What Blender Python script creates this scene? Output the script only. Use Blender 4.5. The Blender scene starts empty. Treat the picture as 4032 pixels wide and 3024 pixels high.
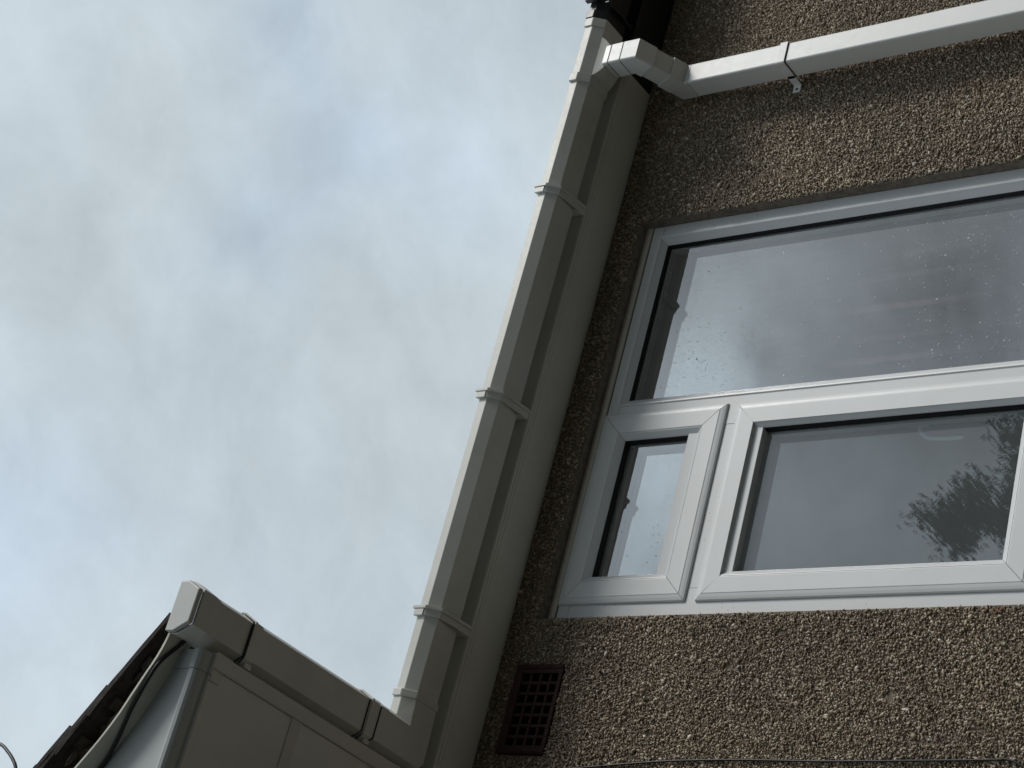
import bpy, bmesh, math, random
import numpy as np
from mathutils import Vector, Matrix
random.seed(4)
rng = np.random.default_rng(4)
S = bpy.context.scene
COL = S.collection

# ------------------------------------------------------------------ camera
RX = (0.24138289, 0.56447045, -0.78937153)
RY = (-0.86337264, 0.49631213, 0.09089528)
RZ = (0.44308236, 0.65958122, 0.60714960)
cd = bpy.data.cameras.new('camera')
cd.sensor_width = 36.0
cd.lens = 74.456
cd.clip_start = 0.05
cd.clip_end = 2000
cam = bpy.data.objects.new('camera', cd)
COL.objects.link(cam)
cam.matrix_world = Matrix(((RX[0], -RY[0], -RZ[0], 0), (RX[1], -RY[1], -RZ[1], 0),
                           (RX[2], -RY[2], -RZ[2], 0), (0, 0, 0, 1)))
S.camera = cam

# ------------------------------------------------------------------ exposure
S.view_settings.view_transform = 'Standard'
S.view_settings.look = 'None'
S.view_settings.exposure = 1.20
S.view_settings.gamma = 1.0
S.view_settings.use_curve_mapping = False

# ------------------------------------------------------------------ sun (veiled by cloud)
SUNV = Vector((0.92, -0.72, 0.90)).normalized()
sd = bpy.data.lights.new('sun', 'SUN')
sd.energy = 0.9
sd.angle = math.radians(18)
sd.color = (1.0, 0.975, 0.935)
sun = bpy.data.objects.new('sun', sd)
COL.objects.link(sun)
sun.rotation_euler = SUNV.to_track_quat('Z', 'Y').to_euler()
sun.location = (2, -3, 9)

# ------------------------------------------------------------------ world
W = bpy.data.worlds.new('World')
S.world = W
W.use_nodes = True
nt = W.node_tree
nt.nodes.clear()


def N(t, typ, **kw):
    n = t.nodes.new(typ)
    for k, v in kw.items():
        if k.startswith('i_'):
            key = k[2:]
            key = int(key) if key.isdigit() else key.replace('_', ' ')
            n.inputs[key].default_value = v
        else:
            setattr(n, k, v)
    return n


def L(t, a, b):
    t.links.new(a, b)


def mathn(t, op, a, b=None, clamp=False):
    n = t.nodes.new('ShaderNodeMath')
    n.operation = op
    n.use_clamp = clamp
    for i, v in enumerate((a, b)):
        if v is None:
            continue
        if isinstance(v, (int, float)):
            n.inputs[i].default_value = v
        else:
            t.links.new(v, n.inputs[i])
    return n.outputs[0]


sky = N(nt, 'ShaderNodeTexSky', sky_type='NISHITA', sun_disc=False)
sky.sun_elevation = math.asin(SUNV.z)
sky.sun_rotation = math.atan2(SUNV.x, SUNV.y)
sky.air_density = 1.4
sky.dust_density = 2.0
bg_sky = N(nt, 'ShaderNodeBackground')
bg_sky.inputs['Strength'].default_value = 0.05
L(nt, sky.outputs[0], bg_sky.inputs['Color'])
tc = N(nt, 'ShaderNodeTexCoord')
dirv = tc.outputs['Generated']
sep = N(nt, 'ShaderNodeSeparateXYZ')
L(nt, dirv, sep.inputs[0])
den = mathn(nt, 'ADD', mathn(nt, 'MAXIMUM', sep.outputs[2], 0.0), 0.22)
comb = N(nt, 'ShaderNodeCombineXYZ')
L(nt, mathn(nt, 'DIVIDE', sep.outputs[0], den), comb.inputs[0])
L(nt, mathn(nt, 'DIVIDE', sep.outputs[1], den), comb.inputs[1])
cl = comb.outputs[0]
n1 = N(nt, 'ShaderNodeTexNoise', i_Scale=5.5, i_Detail=9.0, i_Roughness=0.58, i_Distortion=0.35)
n2 = N(nt, 'ShaderNodeTexNoise', i_Scale=20.0, i_Detail=9.0, i_Roughness=0.62, i_Distortion=0.3)
n3 = N(nt, 'ShaderNodeTexNoise', i_Scale=4.5, i_Detail=6.0, i_Roughness=0.6)
for n_ in (n1, n2, n3):
    L(nt, cl, n_.inputs['Vector'])
# wobble the direction a little so the big cloud masses have ragged shapes
wob = N(nt, 'ShaderNodeTexNoise', i_Scale=16.0, i_Detail=5.0, i_Roughness=0.55)
L(nt, dirv, wob.inputs['Vector'])
ws = N(nt, 'ShaderNodeVectorMath', operation='MULTIPLY_ADD')
L(nt, wob.outputs['Color'], ws.inputs[0])
ws.inputs[1].default_value = (0.07, 0.07, 0.07)
L(nt, dirv, ws.inputs[2])
wsub = N(nt, 'ShaderNodeVectorMath', operation='SUBTRACT')
L(nt, ws.outputs[0], wsub.inputs[0])
wsub.inputs[1].default_value = (0.035, 0.035, 0.035)


def blob(d, rad):
    """soft cloud mass around direction d"""
    v = N(nt, 'ShaderNodeVectorMath', operation='DISTANCE')
    L(nt, wsub.outputs[0], v.inputs[0])
    v.inputs[1].default_value = d
    mr = N(nt, 'ShaderNodeMapRange', interpolation_type='SMOOTHSTEP')
    mr.inputs['From Min'].default_value = rad
    mr.inputs['From Max'].default_value = 0.0
    L(nt, v.outputs['Value'], mr.inputs['Value'])
    return mr.outputs[0]


# brightness of the cloud sheet
val = mathn(nt, 'MULTIPLY', mathn(nt, 'SUBTRACT', n1.outputs[0], 0.5), 0.44)
val = mathn(nt, 'ADD', val, mathn(nt, 'MULTIPLY', mathn(nt, 'SUBTRACT', n2.outputs[0], 0.5), 0.34))
BR = [((0.446, 0.495, 0.745), 0.10, -0.09), ((0.40, 0.52, 0.75), 0.09, -0.05), ((0.4508, 0.5309, 0.7175), 0.045, 0.07),
      ((0.5159, 0.6173, 0.594), 0.10, 0.09), ((0.5133, 0.4287, 0.7434), 0.08, 0.0), ((0.54, 0.58, 0.62), 0.10, 0.07),
      ((0.4187, 0.6008, 0.681), 0.10, 0.02), ((0.455, -0.705, 0.545), 0.075, 0.62), ((0.40, -0.72, 0.57), 0.09, 0.42), ((0.42, -0.76, 0.50), 0.05, 0.25), ((0.515, -0.74, 0.43), 0.11, -0.62), ((0.475, -0.72, 0.505), 0.025, -0.3), ((0.43, -0.78, 0.45), 0.10, -0.12), ((0.318, 0.549, 0.773), 0.10, -0.03), ((0.5536, 0.5049, 0.6623), 0.03, -0.09),
      ((0.5098, 0.5472, 0.6639), 0.03, -0.05), ((0.4646, 0.5489, 0.6949), 0.03, -0.09)]
for d_, r_, a_ in BR:
    val = mathn(nt, 'ADD', val, mathn(nt, 'MULTIPLY', blob(d_, r_), a_))
val = mathn(nt, 'ADD', val, 1.0)
# an overcast sky is about three times as bright overhead as at the horizon
el = mathn(nt, 'MAXIMUM', sep.outputs[2], 0.0)
val = mathn(nt, 'MULTIPLY', val, mathn(nt, 'ADD', mathn(nt, 'MULTIPLY', el, 0.83), 0.44))
# how blue (thin) the sheet is
BL = [((0.5536, 0.5049, 0.6623), 0.05, 0.8), ((0.5098, 0.5472, 0.6639), 0.06, 0.7), ((0.4646, 0.5489, 0.6949), 0.05, 0.9),
      ((0.318, 0.549, 0.773), 0.10, 0.8), ((0.53, 0.56, 0.635), 0.09, 0.4), ((0.505, 0.60, 0.62), 0.07, 0.5)]
blu = mathn(nt, 'MULTIPLY', mathn(nt, 'SUBTRACT', n3.outputs[0], 0.42), 1.6)
for d_, r_, a_ in BL:
    blu = mathn(nt, 'ADD', blu, mathn(nt, 'MULTIPLY', blob(d_, r_), a_))
blu = mathn(nt, 'MULTIPLY', blu, 1.0, clamp=True)
mixc = N(nt, 'ShaderNodeMix', data_type='RGBA')
L(nt, blu, mixc.inputs['Factor'])
mixc.inputs['A'].default_value = (0.528, 0.598, 0.636, 1)
mixc.inputs['B'].default_value = (0.498, 0.586, 0.672, 1)
mul = N(nt, 'ShaderNodeVectorMath', operation='SCALE')
L(nt, mixc.outputs['Result'], mul.inputs[0])
L(nt, val, mul.inputs['Scale'])
bg_cl = N(nt, 'ShaderNodeBackground')
L(nt, mul.outputs[0], bg_cl.inputs['Color'])
bg_cl.inputs['Strength'].default_value = 0.465
mixs = N(nt, 'ShaderNodeMixShader')
mixs.inputs[0].default_value = 0.95
L(nt, bg_sky.outputs[0], mixs.inputs[1])
L(nt, bg_cl.outputs[0], mixs.inputs[2])
wo = N(nt, 'ShaderNodeOutputWorld')
L(nt, mixs.outputs[0], wo.inputs['Surface'])


# ------------------------------------------------------------------ materials
def new_mat(name):
    m = bpy.data.materials.new(name)
    m.use_nodes = True
    t = m.node_tree
    t.nodes.clear()
    out = N(t, 'ShaderNodeOutputMaterial')
    b = N(t, 'ShaderNodeBsdfPrincipled')
    L(t, b.outputs[0], out.inputs['Surface'])
    return m, t, b, out


def ramp(t, stops, src):
    r = N(t, 'ShaderNodeValToRGB')
    el = r.color_ramp.elements
    while len(el) < len(stops):
        el.new(0.5)
    for e, (p, c) in zip(el, stops):
        e.position = p
        e.color = (*c, 1)
    L(t, src, r.inputs[0])
    return r.outputs[0]


def pvc(name, col, rough=0.38, dirt=0.25, dirtcol=(0.30, 0.28, 0.22), speck=0.0, bump=0.0):
    m, t, b, out = new_mat(name)
    g = N(t, 'ShaderNodeTexCoord')
    a = N(t, 'ShaderNodeTexNoise', i_Scale=5.0, i_Detail=6.0, i_Roughness=0.62)
    L(t, g.outputs['Object'], a.inputs['Vector'])
    a2 = N(t, 'ShaderNodeTexNoise', i_Scale=60.0, i_Detail=4.0, i_Roughness=0.7)
    L(t, g.outputs['Object'], a2.inputs['Vector'])
    f = mathn(t, 'MULTIPLY', mathn(t, 'SUBTRACT', a.outputs[0], 0.42, ), 2.2, clamp=True)
    f = mathn(t, 'MULTIPLY', f, mathn(t, 'ADD', mathn(t, 'MULTIPLY', a2.outputs[0], 0.8), 0.5))
    f = mathn(t, 'MULTIPLY', f, dirt, clamp=True)
    mx = N(t, 'ShaderNodeMix', data_type='RGBA')
    L(t, f, mx.inputs['Factor'])
    mx.inputs['A'].default_value = (*col, 1)
    mx.inputs['B'].default_value = (*dirtcol, 1)
    res = mx.outputs['Result']
    if speck:
        v = N(t, 'ShaderNodeTexVoronoi', i_Scale=85.0)
        L(t, g.outputs['Object'], v.inputs['Vector'])
        n = N(t, 'ShaderNodeTexNoise', i_Scale=9.0, i_Detail=2.0)
        L(t, g.outputs['Object'], n.inputs['Vector'])
        sp = mathn(t, 'MULTIPLY', mathn(t, 'LESS_THAN', v.outputs['Distance'], 0.13),
                   mathn(t, 'GREATER_THAN', n.outputs[0], 0.60))
        sp = mathn(t, 'MULTIPLY', sp, speck)
        mx2 = N(t, 'ShaderNodeMix', data_type='RGBA')
        L(t, sp, mx2.inputs['Factor'])
        L(t, res, mx2.inputs['A'])
        mx2.inputs['B'].default_value = (0.16, 0.15, 0.13, 1)
        res = mx2.outputs['Result']
    L(t, res, b.inputs['Base Color'])
    r = mathn(t, 'ADD', mathn(t, 'MULTIPLY', a2.outputs[0], 0.15), rough)
    L(t, r, b.inputs['Roughness'])
    if bump:
        bp = N(t, 'ShaderNodeBump', i_Strength=bump, i_Distance=0.002)
        L(t, a.outputs[0], bp.inputs['Height'])
        L(t, bp.outputs[0], b.inputs['Normal'])
    return m


M_GUT = pvc('gutter_plastic', (0.63, 0.635, 0.60), 0.36, 0.50)
M_PIPE = pvc('pipe_plastic', (0.80, 0.81, 0.80), 0.32, 0.20)
M_FIT = pvc('offset_plastic', (0.70, 0.705, 0.68), 0.36, 0.40)
M_WING = pvc('wing_gutter_plastic', (0.62, 0.62, 0.58), 0.36, 0.50)
M_SOF = pvc('soffit_plastic', (0.68, 0.685, 0.635), 0.42, 0.35, bump=0.25)
M_FAS = pvc('fascia_plastic', (0.62, 0.62, 0.57), 0.42, 0.22)
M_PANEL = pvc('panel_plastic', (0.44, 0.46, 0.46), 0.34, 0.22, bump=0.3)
M_FRAME = pvc('frame_plastic', (0.74, 0.755, 0.765), 0.30, 0.16, speck=0.0)
M_FRAME2 = pvc('outer_frame_plastic', (0.68, 0.695, 0.705), 0.32, 0.15, speck=0.7)
M_CREAM = pvc('cream_trim', (0.42, 0.40, 0.33), 0.5, 0.5, (0.16, 0.14, 0.10))
M_UNDER = pvc('undercloak_board', (0.60, 0.59, 0.52), 0.7, 0.5, (0.22, 0.21, 0.17), bump=0.8)


def simple(name, col, rough=0.6, var=0.25, scale=30, bump=0.0, metallic=0.0, bdist=0.002):
    m, t, b, out = new_mat(name)
    g = N(t, 'ShaderNodeTexCoord')
    a = N(t, 'ShaderNodeTexNoise', i_Scale=float(scale), i_Detail=6.0, i_Roughness=0.65)
    L(t, g.outputs['Object'], a.inputs['Vector'])
    lo = tuple(c * (1 - var) for c in col)
    hi = tuple(min(1, c * (1 + var)) for c in col)
    L(t, ramp(t, [(0.3, lo), (0.7, hi)], a.outputs[0]), b.inputs['Base Color'])
    b.inputs['Roughness'].default_value = rough
    b.inputs['Metallic'].default_value = metallic
    if bump:
        bp = N(t, 'ShaderNodeBump', i_Strength=bump, i_Distance=bdist)
        L(t, a.outputs[0], bp.inputs['Height'])
        L(t, bp.outputs[0], b.inputs['Normal'])
    return m


M_RENDER = simple('render_mortar', (0.20, 0.165, 0.125), 0.95, 0.45, 90, 1.0, bdist=0.004)
M_REVEAL = simple('reveal_render', (0.20, 0.175, 0.14), 0.9, 0.4, 60, 0.6)
M_BLACK = simple('black_rubber', (0.008, 0.008, 0.009), 0.6, 0.2)
M_GAP = simple('dark_gap', (0.01, 0.01, 0.01), 0.9, 0.2)
M_IRON = simple('black_gutter_paint', (0.016, 0.017, 0.018), 0.38, 0.35, 40, 0.4)
M_CABLE = simple('cable_sheath', (0.012, 0.012, 0.013), 0.45, 0.3)
M_TERRA = simple('airbrick_clay', (0.042, 0.016, 0.013), 0.8, 0.45, 70, 0.5)
M_TILE = simple('roof_tile_concrete', (0.034, 0.028, 0.024), 0.92, 0.55, 45, 1.0, bdist=0.004)
M_MORT = simple('old_bedding_mortar', (0.040, 0.031, 0.025), 0.95, 0.6, 80, 1.0, bdist=0.006)
M_GROUND = simple('paving_dark', (0.037, 0.040, 0.036), 0.9, 0.3, 3)
M_BRICKW = simple('wing_render', (0.22, 0.19, 0.15), 0.95, 0.4, 120, 1.0)
M_SPACER = simple('spacer_metal', (0.45, 0.45, 0.44), 0.4, 0.1)
M_ROOM = simple('room_wall_mauve', (0.34, 0.27, 0.30), 0.9, 0.12, 3)
M_PLAS = simple('room_reveal_white', (0.62, 0.62, 0.60), 0.8, 0.06, 5)
M_HANDLE = simple('handle_white', (0.93, 0.94, 0.93), 0.3, 0.02)
M_BARK = simple('bark', (0.07, 0.055, 0.04), 0.95, 0.4, 20, 0.8)
M_DROP = simple('dried_drops', (0.88, 0.88, 0.86), 0.4, 0.2)

# pebbles: colour differs stone by stone
M_PEB, t, b, out = new_mat('pebbledash_stones')
gi = N(t, 'ShaderNodeNewGeometry')
rc = ramp(t, [(0.0, (0.19, 0.150, 0.108)), (0.20, (0.30, 0.243, 0.175)), (0.40, (0.35, 0.292, 0.222)), (0.55, (0.44, 0.362, 0.268)), (0.75, (0.48, 0.42, 0.335)),
              (0.93, (0.58, 0.52, 0.43)), (0.985, (0.66, 0.61, 0.52)), (1.0, (0.85, 0.82, 0.75))], gi.outputs['Random Per Island'])
g = N(t, 'ShaderNodeTexCoord')
a = N(t, 'ShaderNodeTexNoise', i_Scale=3.0, i_Detail=5.0, i_Roughness=0.6)
L(t, g.outputs['Object'], a.inputs['Vector'])
mx = N(t, 'ShaderNodeMix', data_type='RGBA', blend_type='MULTIPLY')
mx.inputs['Factor'].default_value = 1.0
L(t, rc, mx.inputs['A'])
L(t, ramp(t, [(0.25, (0.70, 0.68, 0.66)), (0.5, (0.92, 0.90, 0.86)), (0.75, (1.12, 1.06, 0.98))], a.outputs[0]), mx.inputs['B'])
L(t, mx.outputs['Result'], b.inputs['Base Color'])
b.inputs['Roughness'].default_value = 0.62

# foliage
M_LEAF, t, b, out = new_mat('leaves')
gi = N(t, 'ShaderNodeNewGeometry')
L(t, ramp(t, [(0.0, (0.030, 0.045, 0.018)), (1.0, (0.085, 0.11, 0.04))], gi.outputs['Random Per Island']), b.inputs['Base Color'])
b.inputs['Roughness'].default_value = 0.7


def glass(name, refl, tint, veil):
    m = bpy.data.materials.new(name)
    m.use_nodes = True
    t = m.node_tree
    t.nodes.clear()
    out = N(t, 'ShaderNodeOutputMaterial')
    tr = N(t, 'ShaderNodeBsdfTransparent')
    tr.inputs[0].default_value = (*tint, 1)
    gl = N(t, 'ShaderNodeBsdfAnisotropic')
    gl.inputs['Color'].default_value = (0.93, 0.96, 1.0, 1)
    gl.inputs['Roughness'].default_value = 0.0
    mxs = N(t, 'ShaderNodeMixShader')
    mxs.inputs[0].default_value = refl
    L(t, tr.outputs[0], mxs.inputs[1])
    L(t, gl.outputs[0], mxs.inputs[2])
    # pale haze painted over the pane to stand in for veiling light
    df = N(t, 'ShaderNodeBsdfDiffuse')
    df.inputs[0].default_value = (0.62, 0.66, 0.68, 1)
    mxd = N(t, 'ShaderNodeMixShader')
    mxd.inputs[0].default_value = veil
    L(t, mxs.outputs[0], mxd.inputs[1])
    L(t, df.outputs[0], mxd.inputs[2])
    L(t, mxd.outputs[0], out.inputs['Surface'])
    return m


M_GLASS_A = (glass('outer_glass', 0.26, (0.92, 0.94, 0.93), 0.035), glass('coated_inner_glass', 0.42, (0.85, 0.87, 0.87), 0.01))
M_GLASS_B = (glass('outer_glass_clear', 0.13, (0.92, 0.95, 0.95), 0.11), glass('inner_glass_clear', 0.19, (0.88, 0.92, 0.92), 0.02))


# ------------------------------------------------------------------ helpers
def finish(name, me, m, parent=None, kind=None, bevel=0.0, smooth=False, segs=2):
    o = bpy.data.objects.new(name, me)
    COL.objects.link(o)
    if m is not None and len(me.materials) == 0:
        me.materials.append(m)
    if parent is not None:
        o.parent = parent
    if kind:
        o['kind'] = kind
    if smooth:
        for p in me.polygons:
            p.use_smooth = True
    if bevel > 0:
        md = o.modifiers.new('edge_round', 'BEVEL')
        md.width = bevel
        md.segments = segs
        md.limit_method = 'ANGLE'
        md.angle_limit = math.radians(28)
    return o


def bm_obj(name, bm, m, parent=None, **kw):
    bmesh.ops.recalc_face_normals(bm, faces=bm.faces)
    me = bpy.data.meshes.new(name)
    bm.to_mesh(me)
    bm.free()
    return finish(name, me, m, parent, **kw)


def thing(name, label, cat, loc=(0, 0, 0), group=None):
    o = bpy.data.objects.new(name, None)
    o.empty_display_size = 0.1
    COL.objects.link(o)
    o['label'] = label
    o['category'] = cat
    o['kind'] = 'thing'
    if group:
        o['group'] = group
    return o


def tag(o, label, cat, group=None):
    o['label'] = label
    o['category'] = cat
    o['kind'] = 'thing'
    if group:
        o['group'] = group
    return o


def add_box(bm, x0, x1, y0, y1, z0, z1):
    v = [bm.verts.new(p) for p in ((x0, y0, z0), (x1, y0, z0), (x1, y1, z0), (x0, y1, z0),
                                   (x0, y0, z1), (x1, y0, z1), (x1, y1, z1), (x0, y1, z1))]
    for f in ((0, 3, 2, 1), (4, 5, 6, 7), (0, 1, 5, 4), (1, 2, 6, 5), (2, 3, 7, 6), (3, 0, 4, 7)):
        bm.faces.new([v[i] for i in f])


def box(name, x0, x1, y0, y1, z0, z1, m, parent=None, **kw):
    bm = bmesh.new()
    add_box(bm, x0, x1, y0, y1, z0, z1)
    return bm_obj(name, bm, m, parent, **kw)


def add_loft(bm, rings, cap=True, closed=True):
    """rings: lists of 3D points of equal length, closed cross-sections"""
    vs = [[bm.verts.new(p) for p in r] for r in rings]
    n = len(rings[0])
    for a_, b_ in zip(vs[:-1], vs[1:]):
        for i in range(n):
            j = (i + 1) % n
            bm.faces.new((a_[i], a_[j], b_[j], b_[i]))
    if cap:
        bm.faces.new(vs[0])
        bm.faces.new(list(reversed(vs[-1])))


def add_tube(bm, pts, r, n=8):
    pts = [Vector(p) for p in pts]
    rings = []
    for i, p in enumerate(pts):
        d = (pts[min(i + 1, len(pts) - 1)] - pts[max(i - 1, 0)]).normalized()
        u = d.orthogonal().normalized() if i == 0 else (pu - pu.dot(d) * d).normalized()
        pu = u
        w = d.cross(u)
        rings.append([p + r * (math.cos(2 * math.pi * k / n) * u + math.sin(2 * math.pi * k / n) * w) for k in range(n)])
    add_loft(bm, rings)


def catmull(pts, n=8):
    P = [Vector(p) for p in pts]
    P = [P[0] * 2 - P[1]] + P + [P[-1] * 2 - P[-2]]
    o = []
    for i in range(1, len(P) - 2):
        for k in range(n):
            s = k / n
            p0, p1, p2, p3 = P[i - 1:i + 3]
            o.append(0.5 * ((2 * p1) + (p2 - p0) * s + (2 * p0 - 5 * p1 + 4 * p2 - p3) * s * s + (3 * p1 - p0 - 3 * p2 + p3) * s ** 3))
    o.append(P[-2])
    return o


# ------------------------------------------------------------------ ground
GZ = -1.6
box('ground', -400, 400, -400, 400, GZ - 0.2, GZ, M_GROUND, kind='structure')

# ------------------------------------------------------------------ main wall
wall = thing('house_wall', 'brown grey pebbledashed house wall behind the window and downpipe', 'wall')
WX0, WX1, HZ = 1.942, 3.190, 3.3645     # opening sides and head
SILLZ = 1.952
bm = bmesh.new()
add_box(bm, -2.5, 1.5625, 4.0, 4.24, GZ, 3.62)
add_box(bm, 1.5625, 1.8125, 4.0, 4.24, GZ, 3.2365)
add_box(bm, 1.5625, 1.8125, 4.0, 4.24, 3.3925, 3.62)
add_box(bm, 1.5625, 1.8125, 4.09, 4.24, 3.2365, 3.3925)
add_box(bm, 1.8125, WX0, 4.0, 4.24, GZ, 3.62)
add_box(bm, WX0, WX1, 4.0, 4.24, GZ, SILLZ)
add_box(bm, WX0, WX1, 4.0, 4.24, HZ, 3.62)
add_box(bm, WX1, 8.5, 4.0, 4.24, GZ, 3.62)
bm_obj('render_coat', bm, M_RENDER, wall)


def in_hole(x, z, m=0.0):
    a = (x > WX0 - m) & (x < WX1 + m) & (z < HZ + m) & (z > SILLZ - m)
    b = (x > 1.5635 - m) & (x < 1.8115 + m) & (z > 3.2375 - m) & (z < 3.3915 + m)
    return a | b


def pebbles():
    sp = 0.0056
    xs = np.arange(1.15, 4.25, sp)
    zs = np.arange(1.60, 3.452, sp)
    X, Z = np.meshgrid(xs, zs)
    X = X + (np.arange(len(zs))[:, None] % 2) * sp * 0.5
    X = X.ravel() + rng.normal(0, sp * 0.30, X.size)
    Z = Z.ravel() + rng.normal(0, sp * 0.30, Z.size)
    k = ~in_hole(X, Z, 0.0022)
    # ragged arrises: a few stones hang over the edge
    X, Z = X[k], Z[k]
    # patches where stones have dropped off
    bald = np.zeros(len(X), bool)
    for cx_, cz_, r_ in ((3.35, 2.75, .009), (2.45, 3.39, .012), (2.02, 3.40, .010), (1.72, 2.3, .012), (3.40, 2.25, .010), (1.80, 2.75, .010)):
        bald |= ((X - cx_) ** 2 + (Z - cz_) ** 2) < r_ ** 2
    keep = ~bald & (rng.random(len(X)) > 0.05)
    X, Z = X[keep], Z[keep]
    n = len(X)
    base = np.array([(1, 0, 0), (-1, 0, 0), (0, 1, 0), (0, -1, 0), (0, 0, 1), (0, 0, -1)], float)
    V = np.repeat(base[None], n, 0)
    V = V + rng.normal(0, 0.24, V.shape)
    s = rng.lognormal(0, 0.26, n) * 0.0031
    asp = np.stack([rng.uniform(1.0, 1.9, n), rng.uniform(0.7, 1.2, n), rng.uniform(0.6, 1.0, n)], 1)
    V *= asp[:, None, :] * s[:, None, None]
    # random rotation
    q = rng.normal(size=(n, 4))
    q /= np.linalg.norm(q, axis=1)[:, None]
    w, x, y, z = q.T
    Rm = np.stack([np.stack([1 - 2 * (y * y + z * z), 2 * (x * y - z * w), 2 * (x * z + y * w)], 1),
                   np.stack([2 * (x * y + z * w), 1 - 2 * (x * x + z * z), 2 * (y * z - x * w)], 1),
                   np.stack([2 * (x * z - y * w), 2 * (y * z + x * w), 1 - 2 * (x * x + y * y)], 1)], 1)
    V = np.einsum('nij,nkj->nki', Rm, V)
    V += np.stack([X, 3.9990 - rng.uniform(0, 0.0028, n), Z], 1)[:, None, :]
    F = np.array([(0, 2, 4), (2, 1, 4), (1, 3, 4), (3, 0, 4), (2, 0, 5), (1, 2, 5), (3, 1, 5), (0, 3, 5)])
    FF = (F[None] + 6 * np.arange(n)[:, None, None]).reshape(-1)
    me = bpy.data.meshes.new('pebbledash')
    me.vertices.add(6 * n)
    me.vertices.foreach_set('co', V.reshape(-1))
    me.loops.add(len(FF))
    me.loops.foreach_set('vertex_index', FF.astype(np.int32))
    nf = len(FF) // 3
    me.polygons.add(nf)
    me.polygons.foreach_set('loop_start', np.arange(0, 3 * nf, 3, dtype=np.int32))
    me.update(calc_edges=True)
    me.validate()
    return finish('pebbledash', me, M_PEB, wall, kind='stuff')


pebbles()
bm = bmesh.new()
for k in range(9):
    mt = Matrix.Translation((1.925 + random.gauss(0, .006), 3.9955, 2.075 + random.gauss(0, .010))) @ Matrix.Diagonal((.0045, .0035, .0055, 1))
    bmesh.ops.create_icosphere(bm, subdivisions=1, radius=1.0, matrix=mt)
bm_obj('rusty_stones', bm, simple('rust_brown', (0.24, 0.13, 0.075), 0.8, 0.4), wall, kind='stuff')
# smooth render returns into the window opening
box('reveal', WX1 - 0.0012, WX1 + 0.0008, 4.0015, 4.034, SILLZ, HZ - 0.001, M_REVEAL, wall)
box('reveal', WX0 + 0.001, WX1 - 0.001, 4.0015, 4.035, HZ - 0.0012, HZ + 0.0008, M_REVEAL, wall)

# ------------------------------------------------------------------ airbrick
def airbrick():
    bm = bmesh.new()
    x0, x1, z0, z1 = 1.565, 1.810, 3.239, 3.390
    gx0, gx1, gz0, gz1 = 1.588, 1.785, 3.251, 3.366
    nx, nz, t_ = 7, 4, 0.0085
    # outer border (stepped) and bars
    yF, yB = 3.9935, 4.075
    for a_ in ((x0, gx0, z0, z1), (gx1, x1, z0, z1), (gx0, gx1, z0, gz0), (gx0, gx1, gz1, z1)):
        add_box(bm, a_[0], a_[1], yF, yB, a_[2], a_[3])
    cw = (gx1 - gx0 + t_) / nx
    ch = (gz1 - gz0 + t_) / nz
    for i in range(1, nx):
        c = gx0 + i * cw - t_
        add_box(bm, c, c + t_, yF + 0.004, yB, gz0 - .0005, gz1 + .0005)
    for j in range(1, nz):
        c = gz0 + j * ch - t_
        for i in range(nx):
            add_box(bm, gx0 + i * cw, gx0 + (i + 1) * cw - t_, yF + 0.0045, yB, c, c + t_)
    add_box(bm, x0, x1, yB, yB + .004, z0, z1)
    # raised moulding lines at the ends
    add_box(bm, x1 - 0.012, x1 - 0.006, yF - 0.003, yF + .001, z0 + .004, z1 - .004)
    add_box(bm, x0 + 0.004, x0 + 0.010, yF - 0.003, yF + .001, z0 + .004, z1 - .004)
    o = bm_obj('airbrick', bm, M_TERRA, bevel=0.0012)
    return tag(o, 'dark red clay air brick with square holes set in the pebbledash under the eaves', 'air brick')


airbrick()

# ------------------------------------------------------------------ main eaves
SZ = 3.4536
eaves = thing('eaves_boards', 'dull white plastic fascia and soffit under the long gutter', 'soffit')
SX0, SX1 = 1.384, 3.6635
# soffit boards: two long boards with a fine joint line between them
box('soffit_board', SX0, SX1, 3.8660, 3.9975, SZ, SZ + 0.009, M_SOF, eaves, bevel=0.0006)
bm = bmesh.new()
rings = []
for x_ in (1.4240, 3.6600):
    rings.append([(x_, y_, z_) for y_, z_ in ((3.850, 3.60), (3.850, SZ + 0.003), (3.8515, SZ - 0.0015), (3.854, SZ - 0.003),
                                              (3.861, SZ - 0.003), (3.8630, SZ - 0.0015), (3.8640, SZ + 0.004), (3.8640, 3.60))])
add_loft(bm, rings)
bm_obj('fascia_board', bm, M_FAS, eaves, bevel=0.0004)
box('soffit_bead', SX0, SX1 - 0.001, 3.8760, 3.8785, SZ - 0.0012, SZ + 0.001, M_SOF, eaves)
# neighbour's black eaves
neigh = thing('neighbour_eaves', 'black painted eaves boards of the adjoining house above the downpipe', 'soffit')
box('soffit_board', 3.6675, 8.4, 3.875, 3.9975, SZ + 0.004, SZ + 0.02, M_IRON, neigh)
box('fascia_board', 3.6675, 8.4, 3.852, 3.873, SZ - 0.002, 3.60, M_IRON, neigh, bevel=0.002)

# roof decks that close the eaves from above (never seen from below)
bm = bmesh.new()
add_loft(bm, [[(x_, 3.85, 3.552), (x_, 6.2, 5.36), (x_, 6.2, 5.42), (x_, 3.83, 3.585)] for x_ in (1.2, 8.4)])
bm_obj('roof', bm, M_TILE, wall)

# ------------------------------------------------------------------ gutter profile
GW = 0.123


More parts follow.
